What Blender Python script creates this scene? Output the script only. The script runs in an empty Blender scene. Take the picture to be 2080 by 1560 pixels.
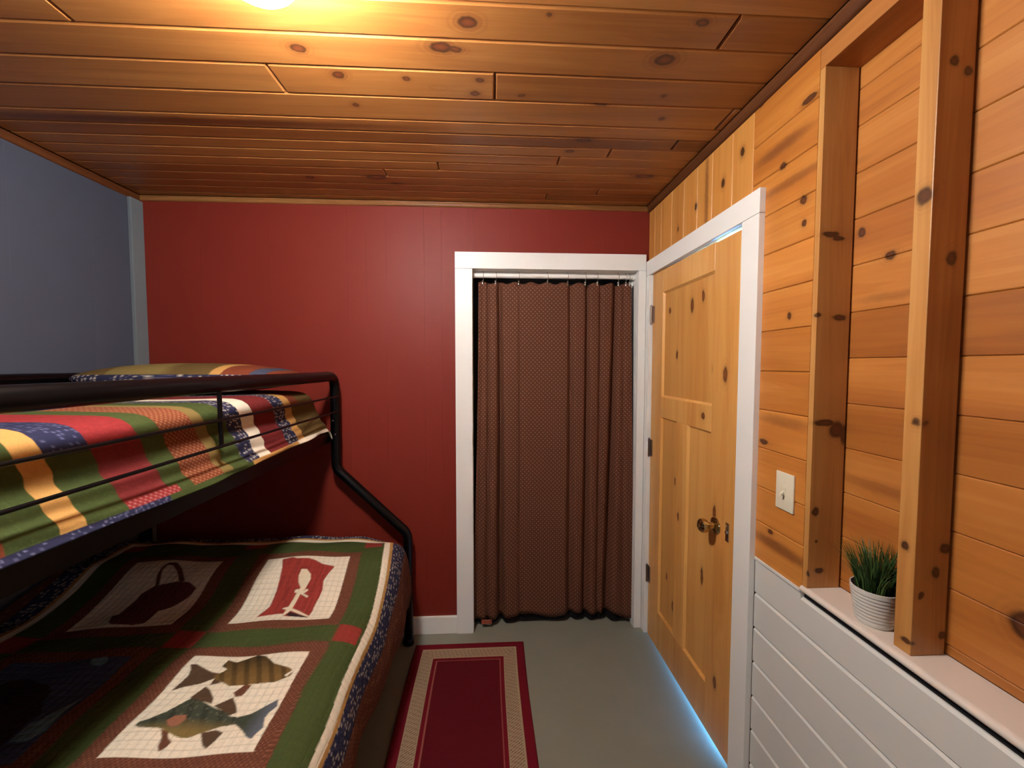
import bpy, bmesh, math, random
import numpy as np
from mathutils import Vector, Matrix

random.seed(7)
rng = np.random.default_rng(7)
scene = bpy.context.scene
COL = scene.collection

# ------------------------------------------------------------------ camera
cam_d = bpy.data.cameras.new('camera')
cam_d.sensor_width = 36.0
cam_d.lens = 810.0 / 2080.0 * 36.0
cam_d.clip_start = 0.02
cam = bpy.data.objects.new('camera', cam_d)
COL.objects.link(cam)
R_ = Vector((0.998556555, -0.0537070072, 0.000603005720))
U_ = Vector((0.00192272, 0.04696382, 0.99889474))
F_ = Vector((0.05367597, 0.99745173, -0.04699929))
cam.matrix_world = Matrix(((R_.x, U_.x, -F_.x, 0.0), (R_.y, U_.y, -F_.y, 0.0), (R_.z, U_.z, -F_.z, 1.5096), (0, 0, 0, 1)))
scene.camera = cam

# ------------------------------------------------------------------ world, large lights, exposure
world = bpy.data.worlds.new('world')
scene.world = world
world.use_nodes = True
world.node_tree.nodes['Background'].inputs[0].default_value = (0.35, 0.5, 0.8, 1)
world.node_tree.nodes['Background'].inputs[1].default_value = 0.05

def area_light(name, loc, rot, sx, sy, power, color):
    d = bpy.data.lights.new(name, 'AREA')
    d.shape = 'RECTANGLE'; d.size = sx; d.size_y = sy
    d.energy = power; d.color = color
    o = bpy.data.objects.new(name, d)
    o.location = loc; o.rotation_euler = rot
    COL.objects.link(o)
    return o

HALL_POWER = 480.0
COOL_FILL_POWER = 1.4
LAMP_STRENGTH = 84.0
# daylight standing in the glazed end of the hallway beyond the bedroom door
area_light('hallway_daylight', (2.75, 1.05, 0.80), (0, math.radians(90), 0), 1.5, 1.1, HALL_POWER, (0.10, 0.42, 1.0))
# weak cool fill added behind the camera, shining in through an invented window
area_light('cool_fill_rear', (-0.55, -1.72, 1.45), (math.radians(-90), 0, math.radians(180)), 1.1, 1.0, COOL_FILL_POWER, (0.62, 0.76, 1.0))

vs = scene.view_settings
scene.display_settings.display_device = 'sRGB'
vs.view_transform = 'Standard'
vs.look = 'None'
vs.exposure = 1.97
vs.gamma = 1.0
vs.use_curve_mapping = False

# ------------------------------------------------------------------ helpers
def lin(c):
    c = np.asarray(c, float)
    if c.max() > 1.0: c = c / 255.0
    return np.where(c <= 0.04045, c / 12.92, ((c + 0.055) / 1.055) ** 2.4)

def L4(c):
    l = lin(c)
    return (float(l[0]), float(l[1]), float(l[2]), 1.0)

class MB:
    def __init__(s):
        s.v = []; s.f = []; s.m = []
    def add(s, vs_, fs, mi=0):
        o = len(s.v)
        s.v.extend([tuple(map(float, p)) for p in vs_])
        for f in fs:
            s.f.append([i + o for i in f]); s.m.append(mi)
    def box(s, x0, x1, y0, y1, z0, z1, mi=0):
        v = [(x0,y0,z0),(x1,y0,z0),(x1,y1,z0),(x0,y1,z0),(x0,y0,z1),(x1,y0,z1),(x1,y1,z1),(x0,y1,z1)]
        s.add(v, [(0,3,2,1),(4,5,6,7),(0,1,5,4),(1,2,6,5),(2,3,7,6),(3,0,4,7)], mi)
    def bbox(s, x0, x1, y0, y1, z0, z1, c=0.002, mi=0):
        """box with all edges chamfered"""
        bm = bmesh.new()
        bmesh.ops.create_cube(bm, size=1.0)
        for v in bm.verts:
            v.co = Vector((x0 + (v.co.x + .5) * (x1 - x0), y0 + (v.co.y + .5) * (y1 - y0), z0 + (v.co.z + .5) * (z1 - z0)))
        bmesh.ops.bevel(bm, geom=bm.edges[:], offset=c, segments=2, affect='EDGES', profile=0.6)
        bm.verts.index_update()
        s.add([v.co[:] for v in bm.verts], [[v.index for v in f.verts] for f in bm.faces], mi)
        bm.free()
    def board(s, o, u, v, n, lu, lv, t, c, mi=0, cu=None):
        """chamfered board: front face at o + t*n, chamfer c on long edges (cu on the ends)"""
        o = np.array(o, float); u = np.array(u, float); v = np.array(v, float); n = np.array(n, float)
        cu = c if cu is None else cu
        P = lambda a, b, d: o + u * a + v * b + n * d
        vs_ = [P(0,0,0),P(lu,0,0),P(lu,lv,0),P(0,lv,0),
               P(0,0,t-c),P(lu,0,t-c),P(lu,lv,t-c),P(0,lv,t-c),
               P(cu,c,t),P(lu-cu,c,t),P(lu-cu,lv-c,t),P(cu,lv-c,t)]
        fs = [(0,3,2,1),(0,1,5,4),(1,2,6,5),(2,3,7,6),(3,0,4,7),
              (4,5,9,8),(5,6,10,9),(6,7,11,10),(7,4,8,11),(8,9,10,11)]
        if np.dot(np.cross(u, v), n) < 0: fs = [f[::-1] for f in fs]
        s.add(vs_, fs, mi)
    def tube(s, pts, r, seg=14, mi=0, closed=False):
        pts = [np.array(p, float) for p in pts]
        n = len(pts)
        T = []
        for i in range(n):
            if closed: a = pts[(i+1) % n] - pts[i-1]
            else: a = pts[min(i+1, n-1)] - pts[max(i-1, 0)]
            T.append(a / (np.linalg.norm(a) + 1e-12))
        ref = np.array([0,0,1.]) if abs(T[0][2]) < .9 else np.array([1.,0,0])
        N = np.cross(T[0], ref); N /= np.linalg.norm(N)
        vs_ = []
        for i in range(n):
            N = N - T[i] * np.dot(N, T[i]); N /= np.linalg.norm(N)
            B = np.cross(T[i], N)
            rr = r[i] if hasattr(r, '__len__') else r
            for k in range(seg):
                a = 2 * math.pi * k / seg
                vs_.append(pts[i] + rr * (math.cos(a) * N + math.sin(a) * B))
        fs = []
        for i in range(n if closed else n - 1):
            j = (i + 1) % n
            for k in range(seg):
                k2 = (k + 1) % seg
                fs.append((i*seg+k, i*seg+k2, j*seg+k2, j*seg+k))
        if not closed:
            fs.append(tuple(range(seg))[::-1]); fs.append(tuple(range((n-1)*seg, n*seg)))
        s.add(vs_, fs, mi)
    def lathe(s, prof, c, seg=40, mi=0, axis='z'):
        vs_ = []
        for r, h in prof:
            for k in range(seg):
                a = 2 * math.pi * k / seg
                p = (r * math.cos(a), r * math.sin(a), h)
                if axis == 'x': p = (p[2], p[0], p[1])
                if axis == 'y': p = (p[1], p[2], p[0])
                vs_.append((c[0]+p[0], c[1]+p[1], c[2]+p[2]))
        fs = []
        for i in range(len(prof) - 1):
            for k in range(seg):
                k2 = (k + 1) % seg
                fs.append((i*seg+k, i*seg+k2, (i+1)*seg+k2, (i+1)*seg+k))
        fs.append(tuple(range(seg))[::-1]); fs.append(tuple(range((len(prof)-1)*seg, len(prof)*seg)))
        s.add(vs_, fs, mi)
    def grid(s, P, mi=0, flip=False):
        n, m = P.shape[:2]
        idx = np.arange(n*m).reshape(n, m)
        a = idx[:-1,:-1].ravel(); b = idx[1:,:-1].ravel(); c = idx[1:,1:].ravel(); d = idx[:-1,1:].ravel()
        F = np.stack([a,b,c,d] if not flip else [d,c,b,a], -1)
        s.add(P.reshape(-1,3), F.tolist(), mi)

def fillet(pts, rad, seg=7):
    """round the corners of a polyline"""
    pts = [np.array(p, float) for p in pts]
    out = [pts[0]]
    for i in range(1, len(pts) - 1):
        a, b, c = pts[i-1], pts[i], pts[i+1]
        d1 = a - b; d2 = c - b
        l1 = np.linalg.norm(d1); l2 = np.linalg.norm(d2); d1 /= l1; d2 /= l2
        ang = math.acos(max(-1, min(1, float(np.dot(d1, d2)))))
        t = min(rad / math.tan(ang / 2), .49 * l1, .49 * l2)
        p0 = b + d1 * t; p2 = b + d2 * t
        for k in range(seg + 1):
            q = k / seg
            out.append((1-q)**2 * p0 + 2*q*(1-q) * b + q*q * p2)
    out.append(pts[-1])
    return out

WL = {}
def obj(name, mb, mats, parent=None, base=(0,0,0), smooth=None, kind=None, label=None):
    me = bpy.data.meshes.new(name)
    w = np.array(WL[parent.name] if parent else base, float)
    V = np.array(mb.v, float) - w
    me.from_pydata(V.tolist(), [], mb.f)
    if not isinstance(mats, (list, tuple)): mats = [mats]
    for m in mats: me.materials.append(m)
    me.polygons.foreach_set('material_index', mb.m)
    if smooth is not None:
        me.polygons.foreach_set('use_smooth', [True] * len(me.polygons))
        if smooth < 179: me.set_sharp_from_angle(angle=math.radians(smooth))
    me.update()
    o = bpy.data.objects.new(name, me)
    COL.objects.link(o)
    if parent: o.parent = parent
    else: o.location = tuple(w)
    WL[o.name] = tuple(w)
    if kind: o['kind'] = kind
    if label: o['label'] = label
    return o

def struct(name, mb, mats, smooth=None):
    return obj(name, mb, mats, kind='structure', smooth=smooth)

def tag(o, label, cat, group=None):
    o['label'] = label; o['category'] = cat
    if group: o['group'] = group
    return o

def thing(name, label, cat, loc, group=None):
    o = bpy.data.objects.new(name, None)
    o.empty_display_size = 0.05
    COL.objects.link(o); o.location = loc
    WL[o.name] = tuple(loc)
    return tag(o, label, cat, group)

def set_colors(o, C):
    """per-vertex cloth colours (linear)"""
    me = o.data
    a = me.color_attributes.new('cloth', 'FLOAT_COLOR', 'POINT')
    A = np.ones((len(me.vertices), 4), np.float32); A[:, :3] = C.reshape(-1, 3)
    a.data.foreach_set('color', A.ravel())

# ------------------------------------------------------------------ materials
class NT:
    def __init__(s, name):
        s.mat = bpy.data.materials.new(name); s.mat.use_nodes = True
        s.t = s.mat.node_tree; s.bsdf = s.t.nodes['Principled BSDF']
        s.out = s.t.nodes['Material Output']
    def n(s, typ, **kw):
        nd = s.t.nodes.new(typ)
        for k, v in kw.items(): setattr(nd, k, v)
        return nd
    def l(s, a, b): s.t.links.new(a, b)
    def val(s, sock, v):
        if hasattr(v, 'is_output'): s.l(v, sock)
        else: sock.default_value = v
    def math(s, op, a, b=0.0, clamp=False):
        nd = s.n('ShaderNodeMath', operation=op, use_clamp=clamp)
        s.val(nd.inputs[0], a); s.val(nd.inputs[1], b)
        return nd.outputs[0]
    def vmath(s, op, a, b=(0,0,0)):
        nd = s.n('ShaderNodeVectorMath', operation=op)
        s.val(nd.inputs[0], a); s.val(nd.inputs[1], b)
        return nd.outputs['Value'] if op in ('LENGTH', 'DOT_PRODUCT') else nd.outputs[0]
    def mix(s, f, a, b, mode='MIX'):
        nd = s.n('ShaderNodeMix', data_type='RGBA', blend_type=mode)
        s.val(nd.inputs[0], f); s.val(nd.inputs[6], a); s.val(nd.inputs[7], b)
        return nd.outputs[2]
    def maprange(s, v, a, b, c, d):
        nd = s.n('ShaderNodeMapRange', interpolation_type='SMOOTHSTEP')
        s.val(nd.inputs[0], v)
        for i, x in enumerate((a, b, c, d)): nd.inputs[i+1].default_value = x
        return nd.outputs[0]
    def noise(s, vec, scale, detail=4, rough=.55, dist=0.0):
        nd = s.n('ShaderNodeTexNoise')
        s.val(nd.inputs['Vector'], vec)
        nd.inputs['Scale'].default_value = scale; nd.inputs['Detail'].default_value = detail
        nd.inputs['Roughness'].default_value = rough; nd.inputs['Distortion'].default_value = dist
        return nd.outputs[0]
    def ramp(s, f, stops):
        nd = s.n('ShaderNodeValToRGB')
        cr = nd.color_ramp
        while len(cr.elements) < len(stops): cr.elements.new(0.5)
        for e, (p, c) in zip(cr.elements, stops): e.position = p; e.color = c
        s.l(f, nd.inputs[0])
        return nd.outputs[0]
    def bump(s, h, strength, dist=0.01):
        nd = s.n('ShaderNodeBump')
        nd.inputs['Strength'].default_value = strength; nd.inputs['Distance'].default_value = dist
        s.l(h, nd.inputs['Height'])
        s.l(nd.outputs[0], s.bsdf.inputs['Normal'])

def paint(name, col, rough=.5, spec=.5, bump=.0, mottling=.04):
    t = NT(name)
    tc = t.n('ShaderNodeTexCoord')
    nz = t.noise(tc.outputs['Object'], 9.0, 5)
    c = lin(col)
    a = tuple(c * (1 - mottling)) + (1,); b = tuple(np.minimum(c * (1 + mottling), 1)) + (1,)
    t.l(t.mix(nz, a, b), t.bsdf.inputs['Base Color'])
    t.bsdf.inputs['Roughness'].default_value = rough
    t.bsdf.inputs['Specular IOR Level'].default_value = spec
    if bump: t.bump(t.noise(tc.outputs['Object'], 260.0, 3), bump, .002)
    return t.mat

def metal(name, col, rough=.3):
    t = NT(name)
    tc = t.n('ShaderNodeTexCoord')
    nz = t.noise(tc.outputs['Object'], 60.0, 3)
    t.bsdf.inputs['Base Color'].default_value = L4(col)
    t.bsdf.inputs['Metallic'].default_value = 1.0
    t.l(t.maprange(nz, 0, 1, rough * .85, rough * 1.15), t.bsdf.inputs['Roughness'])
    return t.mat

def wood(name, axis, light, mid, dark, knots=(), streaks=(), scol=(120, 66, 32), rough=.42, vary=.16, kdens=.35, kscale=1.0, kplane=None, kdark=1.0, hal=1.0):
    """knotty pine: grain along axis; knots = [(x,y,z,radius_along,radius_across)] on the real boards"""
    t = NT(name)
    geo = t.n('ShaderNodeNewGeometry')
    P = geo.outputs['Position']
    rnd = geo.outputs['Random Per Island']
    off = t.vmath('MULTIPLY', (17.3, 29.1, 41.7), (1, 1, 1))
    sc = t.n('ShaderNodeVectorMath', operation='SCALE'); sc.inputs[0].default_value = (17.3, 29.1, 41.7); t.l(rnd, sc.inputs[3])
    Q = t.vmath('ADD', P, sc.outputs[0])
    ax = 'xyz'.index(axis)
    g = [9.0, 9.0, 9.0]; g[ax] = .55
    G = t.vmath('MULTIPLY', Q, tuple(g))
    n1 = t.noise(G, 1.0, 3, .5, 1.2)
    g2 = [70.0, 70.0, 70.0]; g2[ax] = 2.2
    n2 = t.noise(t.vmath('MULTIPLY', Q, tuple(g2)), 1.0, 3, .6, .3)
    # growth rings: fold the slow noise
    rings = t.math('ABSOLUTE', t.math('SINE', t.math('MULTIPLY', n1, 34.0)))
    f = t.math('ADD', t.math('MULTIPLY', n1, .75), t.math('ADD', t.math('MULTIPLY', n2, .24), t.math('MULTIPLY', rings, .07)))
    col = t.ramp(f, [(.34, L4(light)), (.54, L4(mid)), (.84, L4(dark))])
    # board to board tone and hue
    rr = t.math('FRACT', t.math('MULTIPLY', rnd, 7.31))
    tone = t.maprange(rr, 0, 1, 1.0 - vary, 1.0 + vary * .55)
    tn = t.n('ShaderNodeCombineColor')
    t.l(tone, tn.inputs[0]); t.l(t.math('POWER', tone, 1.35), tn.inputs[1]); t.l(t.math('POWER', tone, 1.8), tn.inputs[2])
    col = t.mix(1.0, col, tn.outputs[0], 'MULTIPLY')
    # distance to the nearest knot
    wob = t.n('ShaderNodeVectorMath', operation='SCALE')
    nzc = t.n('ShaderNodeTexNoise'); nzc.inputs['Scale'].default_value = 45.0; nzc.inputs['Detail'].default_value = 2
    t.l(P, nzc.inputs['Vector'])
    t.l(t.vmath('SUBTRACT', nzc.outputs['Color'], (.5, .5, .5)), wob.inputs[0]); wob.inputs[3].default_value = .011
    PW = t.vmath('ADD', P, wob.outputs[0])
    d = None
    for k in knots:
        x, y, z, ra, rc = k
        inv = [1 / rc] * 3; inv[ax] = 1 / ra
        if kplane is not None: inv['xyz'.index(kplane)] = 0.0
        dd = t.vmath('LENGTH', t.vmath('MULTIPLY', t.vmath('SUBTRACT', PW, (x, y, z)), tuple(inv)))
        d = dd if d is None else t.math('MINIMUM', d, dd)
    if kdens > 0:
        vs_ = [9.5 / kscale] * 3; vs_[ax] = 3.6 / kscale
        if kplane is not None: vs_['xyz'.index(kplane)] = 0.0
        vo = t.n('ShaderNodeTexVoronoi'); vo.inputs['Scale'].default_value = 1.0
        t.l(t.vmath('MULTIPLY', t.vmath('ADD', Q, wob.outputs[0]), tuple(vs_)), vo.inputs['Vector'])
        sp = t.n('ShaderNodeSeparateColor'); t.l(vo.outputs['Color'], sp.inputs[0])
        rad = t.maprange(sp.outputs[1], 0, 1, .045, .12)
        dv = t.math('DIVIDE', vo.outputs['Distance'], rad)
        dv = t.math('ADD', dv, t.math('MULTIPLY', t.math('GREATER_THAN', sp.outputs[0], kdens), 20.0))
        d = dv if d is None else t.math('MINIMUM', d, dv)
    if d is not None:
        swirl = t.math('ADD', .55, t.math('MULTIPLY', t.math('SINE', t.math('MULTIPLY', d, 11.0)), .45))
        halo = t.math('MULTIPLY', t.maprange(d, 1.0, 2.6, .5 * hal, 0.0), swirl)
        col = t.mix(halo, col, L4((112, 58, 24)))
        core = t.maprange(d, .6, 1.25, .93, 0.0)
        ringc = t.ramp(t.math('ADD', d, t.math('MULTIPLY', n2, .5)), [(0.0, L4(np.array((70, 32, 18.)) * kdark)), (.3, L4(np.array((118, 62, 32.)) * kdark)), (.8, L4(np.array((92, 44, 24.)) * kdark)), (1.0, L4(np.array((44, 20, 12.)) * kdark))])
        col = t.mix(core, col, ringc)
    for (x, y, z, ra, rc, s_) in streaks:
        inv = [1 / rc] * 3; inv[ax] = 1 / ra
        if kplane is not None: inv['xyz'.index(kplane)] = 0.0
        dd = t.vmath('LENGTH', t.vmath('MULTIPLY', t.vmath('SUBTRACT', PW, (x, y, z)), tuple(inv)))
        dd = t.math('ADD', dd, t.math('MULTIPLY', n2, .6))
        col = t.mix(t.maprange(dd, .55, 1.6, s_, 0.0), col, L4(scol))
    t.l(col, t.bsdf.inputs['Base Color'])
    t.l(t.maprange(n2, 0, 1, rough * .9, rough * 1.15), t.bsdf.inputs['Roughness'])
    t.bump(n2, .08, .002)
    return t.mat

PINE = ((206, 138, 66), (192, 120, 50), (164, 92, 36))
RECESS_DIMMED = ((190, 124, 60), (176, 108, 46), (148, 82, 34))  # wall pine darkened, light falloff towards the recess put into the colour
CEIL = ((176, 120, 64), (160, 102, 50), (130, 78, 38))
ceil_knots = [(-0.136,1.150,2.385,.034,.020),(-0.095,1.155,2.385,.020,.012),(0.501,1.162,2.385,.032,.024),(-0.53,1.175,2.385,.023,.016),
    (-0.057,1.066,2.385,.028,.020),(0.15,1.033,2.385,.007,.007),(0.543,1.034,2.385,.02,.012),(-0.456,1.273,2.385,.02,.016),
    (-0.256,1.278,2.385,.012,.010),(-0.048,1.333,2.385,.018,.013),(0.103,1.335,2.385,.012,.008),(-0.452,1.412,2.385,.012,.01),
    (0.564,1.312,2.385,.010,.008),(0.61,1.429,2.385,.012,.01),(0.363,1.579,2.385,.035,.014),(0.325,1.66,2.385,.020,.012),
    (-0.529,1.934,2.385,.05,.022),(0.716,1.856,2.385,.05,.018),(-0.031,1.272,2.385,.014,.010),(-0.838,1.951,2.385,.02,.016),(-.45,1.995,2.385,.03,.012)]
M = {}
M['ceil'] = wood('ceiling_pine', 'x', *CEIL, knots=ceil_knots, streaks=[(-1.05,1.535,2.385,1.05,.030,.85),(.3,1.60,2.385,1.3,.05,.45)], scol=(84, 40, 20), rough=.38, vary=.14, kdens=.16, kplane='z')
wall_knots = [(.881,1.10,1.975,.014,.014),(.881,1.095,1.91,.010,.012),(.881,1.14,1.655,.010,.011),(.881,1.185,2.11,.014,.012),(.881,1.09,2.245,.03,.010),(.881,1.19,.985,.012,.009),
    (.98,.94,1.78,.016,.012),(.98,.86,1.765,.012,.006),(.98,1.02,1.86,.012,.014),(.98,.655,1.03,.03,.03)]
M['plank'] = wood('wall_pine_plank', 'y', *PINE, knots=wall_knots, streaks=[(.881,1.2,2.17,.14,.022,.8),(.881,1.15,2.05,.16,.016,.6),(.881,1.15,1.34,.14,.02,.55),(.881,1.15,.95,.16,.022,.8),(.98,.93,1.2,.14,.02,.5),(.98,.93,1.68,.12,.012,.4)], vary=.18, kdens=.015, kplane='x', kdark=.8, hal=.5)
M['recess'] = wood('recess_pine_plank_dimmed', 'y', *RECESS_DIMMED, knots=wall_knots, streaks=[(.881,1.2,2.17,.14,.022,.8),(.881,1.15,2.05,.16,.016,.6),(.881,1.15,1.34,.14,.02,.55),(.881,1.15,.95,.16,.022,.8),(.98,.93,1.2,.14,.02,.5),(.98,.93,1.68,.12,.012,.4)], vary=.18, kdens=.015, kplane='x', kdark=.8, hal=.5)
M['vboard'] = wood('wall_pine_vertical', 'z', (214,152,80), (204,138,66), (180,112,48), knots=[(.881,1.70,2.19,.016,.008),(.881,1.50,2.20,.018,.011),(.881,1.385,2.255,.018,.012),(.881,1.86,2.15,.012,.006)], streaks=[(.881,1.615,2.2,.3,.018,.7)], vary=.08, kdens=.0, kplane='x', kdark=.6)
door_knots = [(.893,1.73,1.775,.035,.014),(.893,1.64,1.80,.026,.011),(.893,1.865,1.56,.022,.010),(.893,1.45,1.475,.032,.016),(.893,1.55,1.50,.018,.009),(.893,1.60,1.30,.016,.014),
    (.893,1.95,1.78,.015,.012),(.893,1.86,.95,.020,.008),(.893,1.80,.80,.020,.008),(.893,1.60,.62,.04,.010),(.893,1.86,.33,.026,.009),(.893,1.93,.44,.018,.008),(.893,1.47,.26,.026,.012),(.893,1.5,.93,.03,.012)]
M['door'] = wood('door_pine', 'z', (228,172,98), (220,158,84), (200,132,64), knots=door_knots, vary=.10, kdens=.0, kplane='x', rough=.36, kdark=1.2, hal=.4)
post_knots = [(.912,1.04,1.861,.009,.026),(.935,1.04,1.850,.007,.020),(.915,1.04,1.352,.009,.034),(.950,1.04,1.333,.024,.022),(.972,1.04,1.318,.030,.014),(.885,1.04,1.645,.007,.010),(.945,1.04,1.639,.008,.020),(.898,1.04,1.105,.014,.010),(.905,1.04,1.02,.005,.005),(.915,1.04,.937,.008,.014),(.884,1.04,.93,.010,.004),
    (.90,.795,1.86,.02,.016),(.93,.78,2.12,.012,.012),(.96,.78,2.1,.010,.012),(.945,.78,1.73,.016,.012),(.90,.80,1.12,.012,.010),(.965,.78,1.12,.012,.014),(.945,.78,1.07,.014,.010),(.915,.78,1.02,.009,.008),(.90,.79,.915,.008,.012),(.967,.78,.93,.010,.009),(.905,.79,1.39,.012,.012)]
M['post'] = wood('post_pine', 'z', (204,150,86), (188,130,68), (152,94,44), knots=post_knots, vary=.06, kdens=.0, rough=.4, kdark=.75, hal=.35)
M['beam'] = wood('beam_pine', 'y', (194,136,76), (176,112,56), (134,78,36), vary=.06, kdens=.08, rough=.4)
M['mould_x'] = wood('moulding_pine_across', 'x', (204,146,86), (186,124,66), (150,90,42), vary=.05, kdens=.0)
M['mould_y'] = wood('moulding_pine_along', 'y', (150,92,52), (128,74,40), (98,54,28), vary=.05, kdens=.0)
M['white'] = paint('white_trim_paint', (234, 231, 225), .38, .5, .0, .015)
M['wains'] = paint('white_wainscot_paint', (210, 207, 200), .42, .5, .0, .02)
M['ledge'] = paint('cream_ledge_paint', (214, 201, 188), .5, .4, .0, .03)
M['red'] = paint('barn_red_wall_paint', (122, 40, 29), .52, .24, .05, .03)
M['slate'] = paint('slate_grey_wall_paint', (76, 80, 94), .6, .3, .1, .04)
M['slate_trim'] = paint('pale_blue_grey_trim_paint', (112, 120, 126), .5, .4, .0, .03)
M['floor'] = paint('grey_floor_paint', (126, 125, 112), .45, .35, .05, .06)
M['plaster'] = paint('plain_plaster', (190, 186, 178), .7, .3)
M['dim'] = paint('dim_wall_paint', (110, 100, 92), .7, .3)
M['dark'] = paint('dark_gap', (22, 20, 24), .8, .2)
M['tube'] = paint('black_tube_enamel', (5, 4, 5), .30, .25, .0, .02)
M['bolt'] = metal('bright_bolt', (205, 200, 190), .25)
M['brass'] = metal('antique_brass', (196, 170, 120), .16)
M['steel'] = metal('hinge_steel', (150, 130, 116), .38)
M['chrome'] = metal('chrome', (210, 212, 218), .12)
M['ivory'] = paint('ivory_plastic', (226, 216, 190), .35, .5)
M['pot'] = paint('white_glazed_pot', (214, 208, 198), .4, .5)
M['soil'] = paint('dark_soil', (30, 22, 16), .9, .1, .4, .3)
M['mattress'] = paint('mattress_ticking', (60, 60, 74), .8, .2, .1)
M['tagcloth'] = paint('label_cloth', (150, 78, 58), .8, .2)
M['lining'] = paint('dark_curtain_lining', (26, 22, 24), .85, .1)

def cloth_mat(name, rough=.85, scale=420.0, quilt=None):
    t = NT(name)
    at = t.n('ShaderNodeAttribute', attribute_name='cloth')
    tc = t.n('ShaderNodeTexCoord')
    nz = t.noise(tc.outputs['Object'], scale, 2)
    col = t.mix(t.math('MULTIPLY', nz, .35), at.outputs['Color'], (0.02, 0.018, 0.015, 1))
    t.l(col, t.bsdf.inputs['Base Color'])
    t.bsdf.inputs['Roughness'].default_value = rough
    t.bsdf.inputs['Specular IOR Level'].default_value = .12
    h = t.noise(tc.outputs['Object'], 55.0, 4)
    if quilt:
        sx = t.n('ShaderNodeSeparateXYZ'); t.l(tc.outputs['Object'], sx.inputs[0])
        q = None
        for ax in quilt:
            w = t.math('ABSOLUTE', t.math('SINE', t.math('MULTIPLY', sx.outputs['XYZ'.index(ax)], math.pi / .024)))
            w = t.math('POWER', w, .35)
            q = w if q is None else t.math('MULTIPLY', q, w)
        h = t.math('ADD', t.math('MULTIPLY', q, 1.0), t.math('MULTIPLY', h, .9))
    t.bump(h, .45, .006)
    return t.mat
M['quilt'] = cloth_mat('quilted_cotton', quilt='XY')
M['quilt_up'] = cloth_mat('quilted_cotton_creased')
M['rug'] = cloth_mat('woven_rug_pile', .95, 900.0)

def curtain_mat():
    t = NT('brown_dotted_curtain_cloth')
    uv = t.n('ShaderNodeUVMap')
    s = t.n('ShaderNodeSeparateXYZ'); t.l(uv.outputs[0], s.inputs[0])
    k = 2 * math.pi / .0235
    a = t.math('COSINE', t.math('MULTIPLY', s.outputs[0], k)); b = t.math('COSINE', t.math('MULTIPLY', s.outputs[1], k))
    p = t.math('MULTIPLY', a, b)
    dots = t.maprange(p, .66, .92, 0, 1)
    lat = t.maprange(t.math('ABSOLUTE', p), 0.0, .12, .28, 0)
    col = t.mix(lat, L4((94, 54, 38)), L4((124, 80, 58)))
    col = t.mix(dots, col, L4((178, 124, 86)))
    nz = t.noise(uv.outputs[0], 300.0, 2)
    col = t.mix(t.math('MULTIPLY', nz, .3), col, (0.015, 0.01, 0.01, 1))
    t.l(col, t.bsdf.inputs['Base Color'])
    t.bsdf.inputs['Roughness'].default_value = .8
    t.bsdf.inputs['Specular IOR Level'].default_value = .25
    return t.mat
M['curtain'] = curtain_mat()

def glow(name, col, strength):
    t = NT(name)
    t.bsdf.inputs['Base Color'].default_value = (.9, .9, .88, 1)
    t.bsdf.inputs['Emission Color'].default_value = col
    t.bsdf.inputs['Emission Strength'].default_value = strength
    return t.mat
M['lamp'] = glow('lit_opal_glass', (1.0, 0.985, 0.95, 1), LAMP_STRENGTH)

def grass_mat():
    t = NT('green_grass_blades')
    geo = t.n('ShaderNodeNewGeometry')
    c = t.ramp(geo.outputs['Random Per Island'], [(0, L4((34, 58, 24))), (.5, L4((52, 80, 34))), (1, L4((78, 100, 46)))])
    t.l(c, t.bsdf.inputs['Base Color'])
    t.bsdf.inputs['Roughness'].default_value = .5
    return t.mat
M['grass'] = grass_mat()

# ------------------------------------------------------------------ the room
XL, XR, YB, YF, ZC = -1.814, 0.881, 2.207, -1.60, 2.385
X, Y, Z = (1,0,0), (0,1,0), (0,0,1)

m = MB(); m.box(XL - .1, 3.0, YF - .1, 3.0, -.1, 0)
struct('floor', m, M['floor'])

m = MB()
rows = [1.011,1.123,1.241,1.365,1.488,1.563,1.637,1.708,1.781,1.852,1.924,2.002,2.072,2.147,YB]
y = 1.011; pre = []
while y > YF: y -= .12; pre.append(y)
pre = [max(p, YF) for p in pre][::-1]
joints = {9:[-1.061,.63], 11:[-.654,.015], 12:[.836], 14:[.735], 15:[.493], 16:[.293], 17:[-.229], 18:[-.477], 20:[.544], 21:[.292]}
joints = {1.011:[-1.061,.63], 1.241:[-.654,.015], 1.365:[.836], 1.563:[.735], 1.637:[.493], 1.708:[.293], 1.781:[-.229], 1.852:[-.477], 2.002:[.544], 2.072:[.292]}
allr = pre + rows
for a, b in zip(allr[:-1], allr[1:]):
    xs = [XL] + joints.get(round(a, 3), [] if a > 1.0 else [random.uniform(-1.4, .6)]) + [XR]
    for x0, x1 in zip(xs[:-1], xs[1:]):
        g0 = .0016 if x0 > XL else 0; g1 = .0016 if x1 < XR else 0
        m.board((x0 + g0, a + .0006, ZC + .016), X, Y, (0,0,-1), x1 - x0 - g0 - g1, b - a - .0012, .016, .0060, 0, .0050)
m.box(XL - .1, 1.1, YF - .1, YB + .1, ZC + .016, ZC + .1)
struct('ceiling', m, M['ceil'])

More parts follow.
